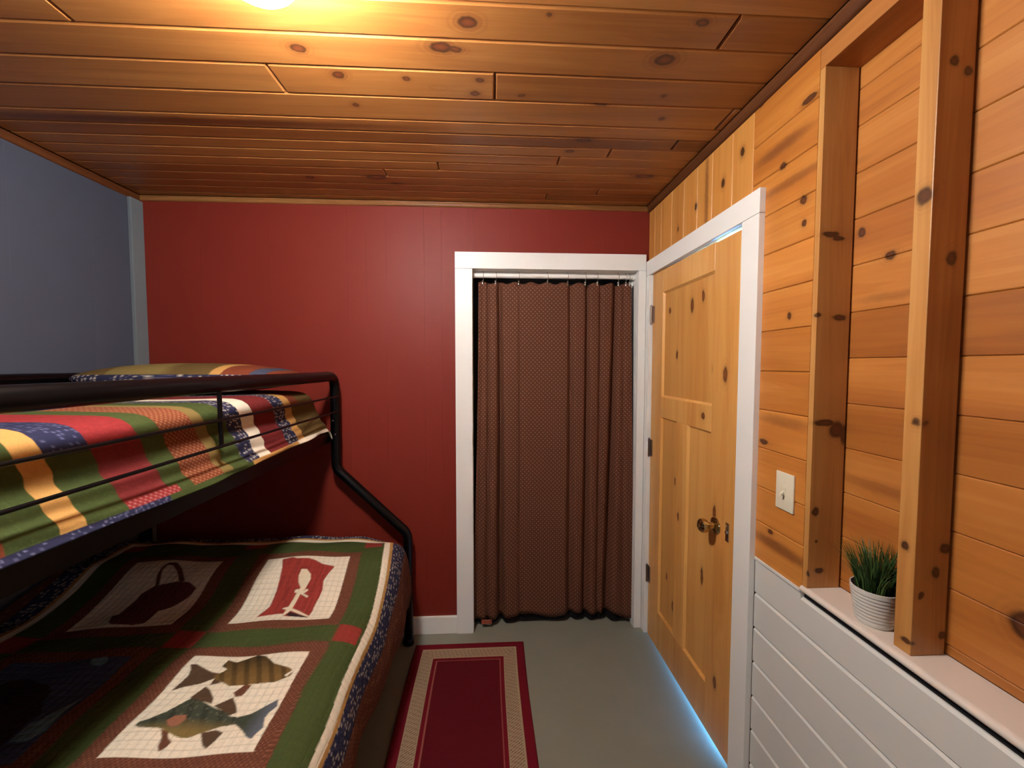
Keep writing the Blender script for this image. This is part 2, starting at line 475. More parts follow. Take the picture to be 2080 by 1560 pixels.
# back wall, red sheet panelling with shallow grooves and the closet opening
OX0, OX1, OZ = -.098, .819, 2.032
def panels(mb, xs, z0, z1, y, c=.0002):
    for a, b in zip(xs[:-1], xs[1:]):
        mb.board((a + .0002, y + .012, z0), X, Z, (0,-1,0), b - a - .0004, z1 - z0, .012, c, 0, c)
m = MB()
panels(m, [XL,-1.52,-1.17,-.764,-.665,-.56,-.358,-.265,OX0-.02], 0, ZC, YB)
panels(m, [OX0-.02,-.09,.11,.32,.42,.62,XR+.1], OZ + .02, ZC, YB)
m.box(XL, OX0 - .02, YB + .012, YB + .1, 0, ZC); m.box(OX0 - .02, XR + .1, YB + .012, YB + .1, OZ + .02, ZC)
m.box(OX1 + .02, XR + .1, YB, YB + .1, 0, OZ + .02)
struct('wall_back', m, M['red'])
m = MB()
m.box(XL, 1.6, 2.95, 3.0, 0, ZC); m.box(-.5, -.45, YB + .1, 2.95, 0, ZC); m.box(.99, 1.2, YB - .02, 2.95, 0, ZC); m.box(-.5, 1.2, YB + .1, 2.95, ZC, ZC + .05)
struct('wall_closet', m, M['plaster'])

m = MB()
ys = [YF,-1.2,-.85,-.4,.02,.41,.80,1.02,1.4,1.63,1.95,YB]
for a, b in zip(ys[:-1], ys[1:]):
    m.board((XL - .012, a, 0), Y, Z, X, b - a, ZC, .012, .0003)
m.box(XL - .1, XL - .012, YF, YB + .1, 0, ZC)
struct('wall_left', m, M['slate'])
m = MB(); m.bbox(XL, XL + .018, 2.135, YB, .10, 2.352, .003)
struct('trim_1', m, M['slate_trim'])

# front wall behind the camera with an unseen window added to admit cool fill
m = MB()
WX0, WX1, WZ0, WZ1 = -1.1, 0.0, .95, 1.95
m.box(XL, WX0, YF - .1, YF, 0, ZC); m.box(WX1, 1.1, YF - .1, YF, 0, ZC)
m.box(WX0, WX1, YF - .1, YF, 0, WZ0); m.box(WX0, WX1, YF - .1, YF, WZ1, ZC)
struct('wall_front', m, M['dim'])
m = MB()
for a, b, c, d in [(WX0,WX0+.05,WZ0,WZ1),(WX1-.05,WX1,WZ0,WZ1),(WX0,WX1,WZ0,WZ0+.05),(WX0,WX1,WZ1-.05,WZ1),((WX0+WX1)/2-.02,(WX0+WX1)/2+.02,WZ0,WZ1)]:
    m.bbox(a, b, YF - .07, YF - .02, c, d, .003)
struct('added_window_1', m, M['white'])

# right wall: vertical boards over the door, horizontal planks beside it
DY0, DY1, DZ = 1.375, 2.137, 1.992      # the door opening
m = MB()
vb = [1.325,1.442,1.575,1.69,1.807,1.93,2.05,2.13,YB]
for a, b in zip(vb[:-1], vb[1:]):
    m.board((XR + .016, a + .0005, 2.0), Y, Z, (-1,0,0), b - a - .001, ZC - 2.0, .016, .003, 1)
m.box(XR + .016, 1.085, DY0, YB, 2.0, ZC, 1)
m.box(XR + .016, XR + .1, DY1 + .01, YB + .0, 0, 2.0, 1)
m.box(XR, XR + .016, DY1 + .01, YB, 0, 2.0, 1)
pz = [.867,.997,1.113,1.241,1.366,1.491,1.618,1.742,1.862,1.985,2.108,2.231,ZC]
for a, b in zip(pz[:-1], pz[1:]):
    m.board((XR + .016, 1.0572, a + .0005), Y, Z, (-1,0,0), 1.3245 - 1.0572, b - a - .001, .016, .0026, 0, .001)
m.box(XR + .016, 1.085, 1.0602, DY0, 0, ZC, 0)
struct('wall_right', m, [M['plank'], M['vboard']])
# back of the recess between the posts, horizontal planks
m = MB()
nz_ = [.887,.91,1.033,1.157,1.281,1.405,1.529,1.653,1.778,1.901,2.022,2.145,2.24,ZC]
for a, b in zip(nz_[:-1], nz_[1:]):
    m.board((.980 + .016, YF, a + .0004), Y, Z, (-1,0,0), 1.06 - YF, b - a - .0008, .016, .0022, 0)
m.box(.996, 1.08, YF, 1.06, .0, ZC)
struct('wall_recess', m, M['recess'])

# painted shiplap wainscot below the ledge
m = MB()
gz = [0.0,.033,.152,.272,.391,.511,.630,.749]
for a, b in zip(gz, gz[1:]):
    m.board((XR + .016, YF, a + .0004), Y, Z, (-1,0,0), 1.2565 - YF, b - a - .0008, .016, .0060, 0, .001)
m.board((XR + .016, YF, .7494), Y, Z, (-1,0,0), 1.2565 - YF, .8505 - .7494, .016, .006, 0, .001)
m.box(XR, XR + .016, 1.0605, 1.2562, .8445, .8665)
m.bbox(XR - .004, XR + .02, 1.0605, 1.2565, .8645, .8745, .002)
m.box(XR + .016, XR + .1, YF, 1.06, 0, .848)
struct('wall_wainscot', m, M['wains'])
m = MB(); m.box(XR + .010, .99, YF, 1.0600, .8482, .8688)
struct('trim_2', m, M['dark'])
m = MB()
m.box(XR + .004, .981, YF, 1.0565, .8690, .8870)
prof = []
for k in range(9):
    a = math.pi * (k / 8 - .5)
    prof.append((-math.cos(a) * .012, .8785 + math.sin(a) * .0093))
P = np.array([[(XR + .004 + px, yy, pzz) for px, pzz in prof] for yy in np.linspace(YF, 1.0575, 3)])
m.grid(P, 0, True); m.add([p for p in P[-1]], [tuple(range(9))]); m.add([p for p in P[0]], [tuple(range(9))[::-1]])
struct('trim_3', m, M['ledge'], smooth=40)

# mouldings at the ceiling
def cove(mb, a, b, n, up=.034, out=.020):
    """little rounded ceiling moulding from a to b; n points into the room"""
    a = np.array(a, float); b = np.array(b, float); n = np.array(n, float)
    pr = [(0, 0), (0, -up)] + [(out * .5 * math.sin(t) + out * .1, -up + .5 * up * (1 - math.cos(t))) for t in np.linspace(0, math.pi / 2, 5)] + [(out * .75, -up * .35), (out, -up * .12), (out, 0)]
    P = np.array([[e + n * o_ + np.array([0, 0, h]) for o_, h in pr] for e in (a, b)])
    mb.grid(P, 0); mb.grid(P, 0, True)
    mb.add(P[0], [tuple(range(len(pr)))]); mb.add(P[1], [tuple(range(len(pr)))])
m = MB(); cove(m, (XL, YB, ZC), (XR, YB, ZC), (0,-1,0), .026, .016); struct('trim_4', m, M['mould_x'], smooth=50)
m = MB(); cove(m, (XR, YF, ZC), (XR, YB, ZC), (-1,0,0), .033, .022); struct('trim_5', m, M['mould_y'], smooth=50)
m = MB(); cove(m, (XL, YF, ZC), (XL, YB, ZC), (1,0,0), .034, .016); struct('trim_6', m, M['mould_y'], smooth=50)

# closet casing and jamb, white
m = MB()
FY = 2.187
m.bbox(-.191, OX0, FY, YB + .001, 0, 2.0305, .0015); m.bbox(OX1, .8605, FY, YB + .001, 0, 2.0305, .0015)
m.bbox(-.191, .8605, FY, YB + .001, 2.0320, 2.120, .0015)
m.box(OX0 - .019, OX0 + .001, YB, YB + .1, 0, OZ + .019); m.box(OX1 - .001, OX1 + .019, YB, YB + .1, 0, OZ + .019)
m.box(OX0 - .019, OX1 + .019, YB, YB + .1, OZ, OZ + .019)
m.bbox(OX0, OX1, YB + .045, YB + .058, OZ - .012, OZ, .001)
m.bbox(OX1 - .012, OX1, YB + .080, YB + .1, 0, OZ, .001)
struct('trim_7', m, M['white'])
m = MB(); m.bbox(XL + .0, -.1915, FY + .004, YB, 0, .098, .003)
struct('baseboard_back', m, M['white'])
# casing of the pine door, white
m = MB()
m.bbox(.861, XR + .001, 1.258, 1.346, 0, 1.9985, .0016); m.bbox(.861, XR + .001, 1.2575, FY, 2.0000, 2.079, .0016)
m.bbox(.861, XR + .001, DY1 + .006, FY, 0, 1.9985, .0016)
m.box(XR + .001, .985, DY0 - .019, DY0 - .002, 0, 2.0); m.box(XR + .001, .985, DY1 + .002, DY1 + .010, 0, 2.0)
m.box(XR + .001, .985, DY0 - .019, DY1 + .010, DZ + .012, 2.03)
struct('trim_8', m, M['white'])

# pine door: two stiles, three rails, mid stile below, recessed panels
m = MB()
FX, BX = .879, .914
def dpiece(y0, y1, z0, z1, c=.0035):
    m.board((BX, y0, z0), Y, Z, (-1,0,0), y1 - y0, z1 - z0, BX - FX, c, 0, c)
DB = .019
DT = DZ + .002
dpiece(DY0, 1.538, DB, DT - .006, .001); dpiece(2.008, DY1 - .003, DB, DT, .001)
dpiece(1.538, 2.008, 1.882, DT - .002, .001); dpiece(1.538, 2.008, 1.243, 1.348, .001); dpiece(1.538, 2.008, DB, .205, .001)
dpiece(1.732, 1.832, .205, 1.243, .001)
m.box(FX + .011, BX - .011, 1.530, 2.014, 1.340, 1.888)
m.box(FX + .011, BX - .011, 1.530, 1.736, .20, 1.25); m.box(FX + .011, BX - .011, 1.828, 2.014, .20, 1.25)
# small ogee strips round the panels
def ogee(y0, y1, z0, z1):
    w = .009
    P = [(FX + .001, y0, z0), (FX + .001, y1, z0), (FX + .001, y1, z1), (FX + .001, y0, z1),
         (FX + .0105, y0 + w, z0 + w), (FX + .0105, y1 - w, z0 + w), (FX + .0105, y1 - w, z1 - w), (FX + .0105, y0 + w, z1 - w)]
    m.add(P, [(0,4,5,1),(1,5,6,2),(2,6,7,3),(3,7,4,0)])
ogee(1.538, 2.008, 1.348, 1.882); ogee(1.538, 1.732, .205, 1.243); ogee(1.832, 2.008, .205, 1.243)
for i_, (x_, y_, z_) in enumerate(m.v):        # the slab hangs a little out of square: wider gap on the latch side
    q_ = (y_ - DY0) / (DY1 - DY0)
    if z_ < DB + .002: m.v[i_] = (x_, y_, .019 - .015 * q_)
    elif z_ > DT - .012: m.v[i_] = (x_, y_, z_ - DT + 1.991 + .007 * q_)
door = struct('door_1', m, M['door'])
ky, kz = 1.487, .885
m = MB(); m.lathe([(.004,0),(.030,0),(.032,-.003),(.030,-.007),(.022,-.010),(.013,-.012),(.012,-.030),(.016,-.034),(.024,-.040),(.0275,-.050),(.026,-.060),(.019,-.067),(.008,-.070),(.001,-.0705)][::-1], (FX, ky, kz), 32, axis='x')
kb = obj('door_knob', m, M['brass'], door, smooth=35, label='round antique brass knob')
m = MB(); m.lathe([(.0005,-.0735),(.006,-.0725),(.007,-.0698)], (FX, ky, kz), 16, axis='x')
obj('lock_button', m, M['brass'], kb, smooth=40)
m = MB(); m.bbox(FX - .004, FX, 1.398, 1.418, .855, .925, .001); m.lathe([(.001,-.010),(.006,-.009),(.007,-.004)], (FX, 1.408, .89), 12, axis='x')
obj('latch_plate', m, M['chrome'], door, smooth=40, label='small chrome latch plate beside the casing')
for zc_ in (1.783, 1.058, .350):
    m = MB()
    m.tube([(FX - .006, DY1 + .002, zc_ - .048), (FX - .006, DY1 + .002, zc_ + .048)], .0062, 12)
    for q in (-1, 1): m.lathe([(.0005, q*.054), (.004, q*.052), (.0055, q*.048)][::q], (FX - .006, DY1 + .002, zc_), 10)
    m.box(FX - .002, FX + .001, DY1 - .030, DY1 + .0, zc_ - .045, zc_ + .045)
    obj('hinge', m, M['steel'], door, smooth=40, label='steel butt hinge')

# hallway beyond the door
m = MB()
m.box(2.85, 2.95, .4, 3.0, 0, ZC); m.box(1.08, 2.85, .35, .4, 0, ZC); m.box(1.2, 2.85, 2.95, 3.0, 0, ZC); m.box(1.08, 2.95, .35, 3.0, ZC, ZC + .05)
struct('wall_hall', m, M['plaster'])

# ------------------------------------------------------------------ posts, beam, switch
m = MB(); m.bbox(XR, .9745, 1.040, 1.0565, .8872, 2.2960, .0012)
tag(obj('post', m, M['post'], base=(.93, 1.048, .887), smooth=None), 'thin pine jamb post beside the light switch, far end of the recess', 'post')
m = MB(); m.bbox(.897, .9745, .7795, .8155, .8872, 2.2960, .0016)
tag(obj('post', m, M['post'], base=(.938, .797, .887)), 'square pine stud post standing on the ledge in front of the plant', 'post')
m = MB(); m.bbox(XR, .9795, YF, 1.0565, 2.2965, 2.352, .0015)
tag(obj('beam', m, M['beam'], base=(.93, -.27, 2.2965)), 'pine header beam across the top of the recess, under the ceiling moulding', 'beam')
t_ = thing('light_switch', 'ivory toggle light switch on the pine wall beside the white door casing', 'light switch', (XR, 1.129, 1.133))
m = MB(); m.bbox(XR - .006, XR - .0002, 1.0935, 1.1645, 1.0765, 1.1895, .0022)
pl = obj('switch_plate', m, M['ivory'], t_, smooth=30)
m = MB(); m.bbox(XR - .0085, XR - .005, 1.1235, 1.1345, 1.121, 1.145, .0008)
m.add([(XR-.006,1.1255,1.128),(XR-.006,1.1325,1.128),(XR-.006,1.1325,1.138),(XR-.006,1.1255,1.138),(XR-.020,1.1262,1.120),(XR-.020,1.1318,1.120),(XR-.018,1.1318,1.127),(XR-.018,1.1262,1.127)],
      [(0,1,5,4),(1,2,6,5),(2,3,7,6),(3,0,4,7),(4,5,6,7)])
obj('toggle', m, M['ivory'], t_)
for dz in (-.030, .030):
    m = MB(); m.lathe([(.0005,-.0074),(.0022,-.0070),(.0028,-.0058)], (XR, 1.129, 1.133 + dz), 12, axis='x')
    obj('screw', m, M['ivory'], t_)

# ------------------------------------------------------------------ ceiling light
LX, LY = -.454, .828
t_ = thing('ceiling_light', 'lit white flush dome light on the pine ceiling', 'ceiling light', (LX, LY, ZC))
m = MB(); m.lathe([(.001,-.0005),(.085,-.0005),(.090,-.004),(.090,-.018),(.080,-.022),(.001,-.022)][::-1], (LX, LY, ZC), 48)
obj('base_pan', m, M['white'], t_, smooth=40)
m = MB()
pr = [(.062, -.020)]
for a in np.linspace(-.75, math.pi / 2, 16): pr.append((.086 * math.cos(a), -.084 - .076 * math.sin(a)))
pr[-1] = (.001, -.160)
m.lathe(pr[::-1], (LX, LY, ZC), 48)
obj('glass_dome', m, M['lamp'], t_, smooth=60, label='glowing opal glass')

# ------------------------------------------------------------------ closet curtain
RY, RZ = 2.250, 2.008
t_ = thing('curtain_rod', 'white round tension rod across the top of the closet opening', 'curtain rod', (.36, RY, RZ))
m = MB(); m.tube([(OX0 + .004, RY, RZ), (.48, RY, RZ)], .0135, 20); obj('outer_tube', m, M['white'], t_, smooth=40)
m = MB(); m.tube([(.44, RY, RZ), (OX1 - .004, RY, RZ)], .0118, 20); obj('inner_tube', m, M['white'], t_, smooth=40)
for xx, s_ in ((OX0 + .002, 1), (OX1 - .002, -1)):
    m = MB(); m.tube([(xx, RY, RZ), (xx + s_ * .012, RY, RZ)], .0155, 20); obj('end_cap', m, M['white'], t_, smooth=40)

ztop, zbot = 1.966, .050
nx, nzr = 300, 70
S = np.linspace(0, 1, nx); Tt = np.linspace(0, 1, nzr)       # Tt 0 top .. 1 bottom
ff = [(.030,.020,.014,.014),(.060,.085,.020,.010),(.135,.165,.055,.015),(.262,.285,.012,.010),(.600,.600,.036,.016),(.712,.695,.046,.014),(.800,.775,.026,.012),(.900,.828,.060,.017),(.950,.93,.010,.012)]
x0 = -.066 + Tt * -.030 + .004 * np.sin(Tt * 5); x1 = .794 + Tt * .040
PC = np.zeros((nx, nzr, 3))
hem = .012 * np.sin(S * 9.0 + .5) + .008 * np.sin(S * 23) - .022 * np.exp(-((S - .94) / .05) ** 2) - .02 * np.exp(-((S - .08) / .07) ** 2) + .014 * np.exp(-((S - .45) / .2) ** 2)
for j, tt in enumerate(Tt):
    yy = np.full(nx, 2.236)
    for st, sb, dep, w in ff:
        sc_ = st + (sb - st) * tt
        amp = dep * (.55 + .45 * tt) if sb > st or True else dep
        yy += amp * np.exp(-((S - sc_) / (w * (.9 + .5 * tt))) ** 2)
    yy += .006 * np.sin(S * 17 + 2 * tt) * tt - .012 * tt * np.cos(S * 7)
    PC[:, j, 0] = x0[j] + (x1[j] - x0[j]) * S
    PC[:, j, 1] = yy
    PC[:, j, 2] = ztop + (zbot + hem - ztop) * tt + (.006 * np.sin(S * 60) if j == 0 else 0)
t_ = thing('curtain', 'dark brown dotted curtain hanging in the white closet opening', 'curtain', (.37, 2.25, .03))
m = MB(); m.grid(PC, 0, True)
cu = obj('cloth_panel', m, M['curtain'], t_, smooth=180)
uvl = cu.data.uv_layers.new(name='UVMap')
dx = np.diff(PC[:, :, :2], axis=0); arc = np.concatenate([np.zeros((1, nzr)), np.cumsum(np.linalg.norm(dx, axis=2), axis=0)], 0)
arc -= arc[nx // 2:nx // 2 + 1]
UVp = np.stack([arc, PC[:, :, 2]], -1).reshape(-1, 2)
li = np.zeros(len(cu.data.loops), np.int32); cu.data.loops.foreach_get('vertex_index', li)
uvl.data.foreach_set('uv', UVp[li].astype(np.float32).ravel())
so = cu.modifiers.new('thickness', 'SOLIDIFY'); so.thickness = .0015; so.offset = 0
PL = PC[::3, ::3].copy(); PL[:, :, 1] += .018
PL[:, :, 2] = np.minimum(PL[:, :, 2], ztop - .01); k_ = np.linspace(0, 1, PL.shape[1])
PL[:, :, 2] = (ztop - .012) + (.020 + .006 * np.sin(S[::3] * 14)[:, None] - (ztop - .012)) * k_[None, :]
m = MB(); m.grid(PL, 0, True)
ln = obj('lining', m, M['lining'], t_, smooth=180, label='dark lining showing below the hem')
m = MB(); m.bbox(-.055, .005, 2.222, 2.226, .028, .052, .001)
obj('care_label', m, M['tagcloth'], t_, label='small rust and white sewn label at the hem')

hx = [-.041,.030,.158,.318,.432,.532,.600,.720,.763,.783]
names = ['first hook from the left on the white closet rod', 'second hook from the left on the white closet rod', 'third hook from the left on the white closet rod', 'fourth hook from the left, over the wide flat panel of the curtain',
         'fifth hook from the left, right of the wide flat panel', 'sixth hook from the left on the white closet rod', 'seventh hook from the left, with a bright clip', 'third hook from the right end of the closet rod', 'second hook from the right end of the closet rod', 'last hook at the right end of the closet rod']
for i, (hx_, nm) in enumerate(zip(hx, names)):
    t_ = thing('curtain_hook', 'thin wire curtain ' + nm, 'curtain hook', (hx_, RY, 1.965), 'curtain hooks on the closet rod')
    m = MB()
    r_ = .0185
    loop = [(hx_ + .004 * math.sin(a * .5), RY - r_ * math.sin(a), RZ + .003 + r_ * math.cos(a)) for a in np.linspace(-2.5, 2.5, 22)]
    tail = [(hx_ + .002, RY - .012, RZ - .024), (hx_, RY - .014, RZ - .036), (hx_, RY - .010, RZ - .046)]
    m.tube(loop + tail, .0011, 8); obj('wire_loop', m, M['steel'], t_, smooth=60)
    m = MB()
    cz = RZ - .036
    m.lathe([(.0005,-.006),(.004,-.0045),(.0052,0),(.004,.0045),(.0005,.006)], (hx_ - .002, RY - .017, cz), 12)
    m.bbox(hx_ - .004, hx_ + .002, RY - .018, RY - .012, cz - .018, cz - .004, .001)
    obj('clip', m, M['chrome'], t_, smooth=60)

# ------------------------------------------------------------------ cloth painting helpers
PALN = dict(green=(66,78,38), dgreen=(50,62,32), gold=(202,152,86), navy=(40,42,70), crimson=(140,42,44), rust=(128,62,38), brown=(96,54,38), tan=(132,112,64), cream=(232,218,188),
            olive=(104,82,44), white=(236,224,200), red=(152,56,48), bass=(112,86,46), trout=(64,70,56), tail=(66,74,72), fin=(86,64,46), finred=(104,64,46), pink=(150,100,76), dark=(52,34,36), teal=(110,140,146), rustdark=(98,48,42), night=(70,76,98), wine=(118,40,40))
PAL = {k: lin(v) for k, v in PALN.items()}

def inpoly(px, py, poly):
    ins = np.zeros(px.shape, bool)
    n = len(poly); j = n - 1
    for i in range(n):
        xi, yi = poly[i]; xj, yj = poly[j]
        c = ((yi > py) != (yj > py)) & (px < (xj - xi) * (py - yi) / (yj - yi + 1e-12) + xi)
        ins ^= c; j = i
    return ins

def hash2(a, b, k=0):
    v = np.sin(a * 127.1 + b * 311.7 + k * 74.7) * 43758.5453
    return v - np.floor(v)

def specks(u, v, size, prob, k=0, elong=1.0):
    """little printed motifs: one jittered fleck per cell"""
    cu_ = np.floor(u / size); cv_ = np.floor(v / size)
    jx = .25 + .5 * hash2(cu_, cv_, k + 1); jy = .25 + .5 * hash2(cu_, cv_, k + 2)
    d = np.hypot((u / size - cu_ - jx), (v / size - cv_ - jy) / elong)
    return (d < .24) & (hash2(cu_, cv_, k) < prob)

def blend(C, mask, col, a=1.0):
    C[mask] = C[mask] * (1 - a) + col * a

def dotted(C, mask, u, v, size=.011, base='brown', spot=(176,118,84), k=0):
    C[mask] = PAL[base]
    a = (u + v) / size; b = (u - v) / size
    d = np.hypot(a - np.round(a), b - np.round(b))
    blend(C, mask & (d < .24), lin(spot), .75)

def starry(C, mask, u, v, k=0, size=.016, prob=.75):
    C[mask] = PAL['navy']
    blend(C, mask & specks(u, v, size, prob, k, 1.5), lin((200,188,172)), .85)
    blend(C, mask & specks(u + .4, v + .7, size * .7, .45, k + 9), lin((110,104,128)), .6)

# patchwork motifs, in patch coordinates (0..1 across, 0..1 towards the head of the bed)
FISH = [
    ('fin', [(0.038,0.879),(0.084,0.889),(0.266,0.801),(0.337,0.782),(0.326,0.725),(0.245,0.676),(0.138,0.649),(0.063,0.608),(0.096,0.757),(0.077,0.823)]),
    ('bass', [(0.307,0.759),(0.358,0.8),(0.371,0.832),(0.306,0.871),(0.314,0.954),(0.41,0.918),(0.483,0.962),(0.548,1.001),(0.627,0.973),(0.757,0.849),(0.908,0.795),(0.955,0.758),(0.953,0.699),(0.858,0.643),(0.741,0.634),(0.612,0.621),(0.504,0.618),(0.414,0.674),(0.334,0.712)]),
    ('fin', [(0.331,0.651),(0.33,0.719),(0.418,0.668),(0.372,0.659)]),
    ('finred', [(0.572,0.552),(0.626,0.625),(0.679,0.621),(0.667,0.562),(0.654,0.522),(0.608,0.514)]),
    ('white', [(0.899,0.709),(0.95,0.771),(0.954,0.751),(0.924,0.695)]),
    ('fin', [(0.257,0.528),(0.308,0.641),(0.364,0.6),(0.45,0.5),(0.467,0.448),(0.358,0.486)]),
    ('fin', [(0.493,0.43),(0.554,0.479),(0.594,0.51),(0.673,0.413),(0.693,0.369),(0.658,0.345)]),
    ('trout', [(0.054,0.252),(0.056,0.285),(0.104,0.31),(0.181,0.384),(0.249,0.495),(0.273,0.521),(0.366,0.485),(0.48,0.425),(0.602,0.377),(0.672,0.334),(0.757,0.321),(0.747,0.25),(0.654,0.239),(0.59,0.206),(0.528,0.174),(0.487,0.146),(0.414,0.148),(0.319,0.185),(0.256,0.214),(0.164,0.223),(0.095,0.229)]),
    ('tail', [(0.71,0.32),(0.814,0.347),(0.906,0.426),(0.961,0.46),(0.983,0.391),(0.948,0.335),(0.94,0.283),(0.976,0.189),(0.946,0.125),(0.94,0.093),(0.901,0.11),(0.827,0.184),(0.744,0.255)]),
    ('pink', [(0.279,0.245),(0.244,0.287),(0.274,0.334),(0.351,0.342),(0.373,0.295),(0.354,0.243),(0.32,0.227)]),
    ('finred', [(0.26,0.209),(0.326,0.184),(0.355,0.144),(0.397,0.113),(0.386,0.07),(0.359,0.043),(0.331,0.076),(0.313,0.14)]),
    ('fin', [(0.546,0.186),(0.639,0.211),(0.701,0.181),(0.683,0.095),(0.661,0.052),(0.618,0.083)])]
PADDLE = [
    ('red', [(0.187,0.964),(0.305,0.99),(0.376,0.954),(0.5,0.959),(0.592,0.928),(0.692,0.864),(0.85,0.808),(0.806,0.684),(0.779,0.57),(0.804,0.433),(0.782,0.245),(0.776,0.088),(0.775,0.05),(0.524,0.065),(0.483,0.116),(0.236,0.098),(0.258,0.181),(0.295,0.271),(0.288,0.478),(0.266,0.632),(0.24,0.782)]),
    ('cream', [(0.471,0.775),(0.527,0.776),(0.598,0.694),(0.625,0.596),(0.613,0.517),(0.605,0.45),(0.55,0.478),(0.494,0.574),(0.467,0.671)]),
    ('cream', [(0.543,0.478),(0.601,0.462),(0.574,0.387),(0.563,0.251),(0.556,0.171),(0.521,0.075),(0.498,0.096),(0.504,0.215),(0.524,0.381)]),
    ('cream', [(0.496,0.46),(0.523,0.469),(0.582,0.43),(0.632,0.459),(0.646,0.43),(0.609,0.395),(0.673,0.358),(0.665,0.337),(0.59,0.386),(0.528,0.413),(0.5,0.426)]),
    ('cream', [(0.445,0.214),(0.505,0.23),(0.588,0.184),(0.657,0.149),(0.774,0.074),(0.766,0.056),(0.65,0.111),(0.56,0.161),(0.476,0.191)]),
    ('dark', [(0.537,0.089),(0.553,0.141),(0.637,0.107),(0.758,0.061),(0.769,0.046),(0.597,0.061)])]
BASKET = [
    ('brown', [(0.438,0.609),(0.376,0.743),(0.363,0.858),(0.399,0.942),(0.488,0.951),(0.599,0.847),(0.743,0.644),(0.687,0.634),(0.577,0.788),(0.476,0.888),(0.413,0.901),(0.396,0.817),(0.475,0.62)]),
    ('rustdark', [(0.353,0.504),(0.438,0.609),(0.656,0.643),(0.804,0.626),(0.917,0.556),(0.898,0.444),(0.804,0.299),(0.713,0.231),(0.717,0.104),(0.704,0.049),(0.61,0.026),(0.392,0.045),(0.335,0.087),(0.289,0.192),(0.349,0.201),(0.35,0.298),(0.361,0.411)])]
BEAR = [
    ('dark', [(0.0,0.022),(0.011,0.642),(0.176,0.811),(0.294,0.83),(0.448,0.752),(0.553,0.725),(0.651,0.644),(0.69,0.535),(0.791,0.407),(0.759,0.36),(0.785,0.174),(0.727,0.094),(0.456,0.04)]),
    ('teal', [(0.66,0.994),(0.793,0.998),(0.837,0.939),(0.806,0.893),(0.728,0.909)]),
    ('teal', [(0.804,0.173),(0.8,0.324),(0.872,0.401),(0.962,0.548),(0.954,0.42),(0.988,0.237),(0.934,0.171)])]

def sstep(a, b, x):
    t = np.clip((x - a) / (b - a), 0, 1); return t * t * (3 - 2 * t)

# ------------------------------------------------------------------ lower quilt
BX0 = -1.785
prof = np.array([(-.52,0),(-.485,-.002),(-.458,-.010),(-.437,-.026),(-.421,-.050),(-.410,-.085),(-.402,-.13),(-.397,-.175),(-.396,-.215),(-.402,-.25),(-.412,-.285)])
flat = np.linspace(BX0, -.53, 400)
pp = [(x, 0.0) for x in flat]
seg = np.linalg.norm(np.diff(prof, axis=0), axis=1); al = np.concatenate([[0], np.cumsum(seg)])
q = np.arange(0, al[-1], .0032)
# smooth resample of the edge profile
px_ = np.interp(q, al, prof[:, 0]); pz_ = np.interp(q, al, prof[:, 1])
ker = np.ones(5) / 5
px_[3:-3] = np.convolve(px_, ker, 'same')[3:-3]; pz_[3:-3] = np.convolve(pz_, ker, 'same')[3:-3]
XX = np.concatenate([flat, px_]); ZZ = np.concatenate([np.zeros(len(flat)), pz_])
UU = np.concatenate([[0], np.cumsum(np.hypot(np.diff(XX), np.diff(ZZ)))]) + BX0
YY = np.arange(.12, 2.052, .0032)
Xg, Yg = np.meshgrid(XX, YY, indexing='ij'); Zr = np.repeat(ZZ[:, None], len(YY), 1); Ug = np.repeat(UU[:, None], len(YY), 1)
ztopY = .60 + .070 * sstep(1.46, 1.76, YY) - .018 * sstep(1.86, 1.96, YY) - .05 * np.clip((YY - 1.995) / .06, 0, 1) ** 2
side = np.clip(-Zr / .285, 0, 1)
Zg = ztopY[None, :] + Zr * (ztopY[None, :] - .31) / .285
Zg += (1 - side) * (.004 * np.sin(Xg * 11 + Yg * 6) + .003 * np.sin(Xg * 23 - Yg * 17) + .0025 * np.sin(Yg * 31 + Xg * 5))
Xg = Xg + side * (.010 * np.sin(Yg * 8.0 + 1) + .006 * np.sin(Yg * 19)) - .03 * np.clip((Yg - 1.94) / .11, 0, 1) ** 2 * sstep(-.62, -.44, Ug) + .010 * side
Zg -= .065 * np.clip((Yg - 1.86) / .19, 0, 1) ** 2 * sstep(-.68, -.46, Ug)
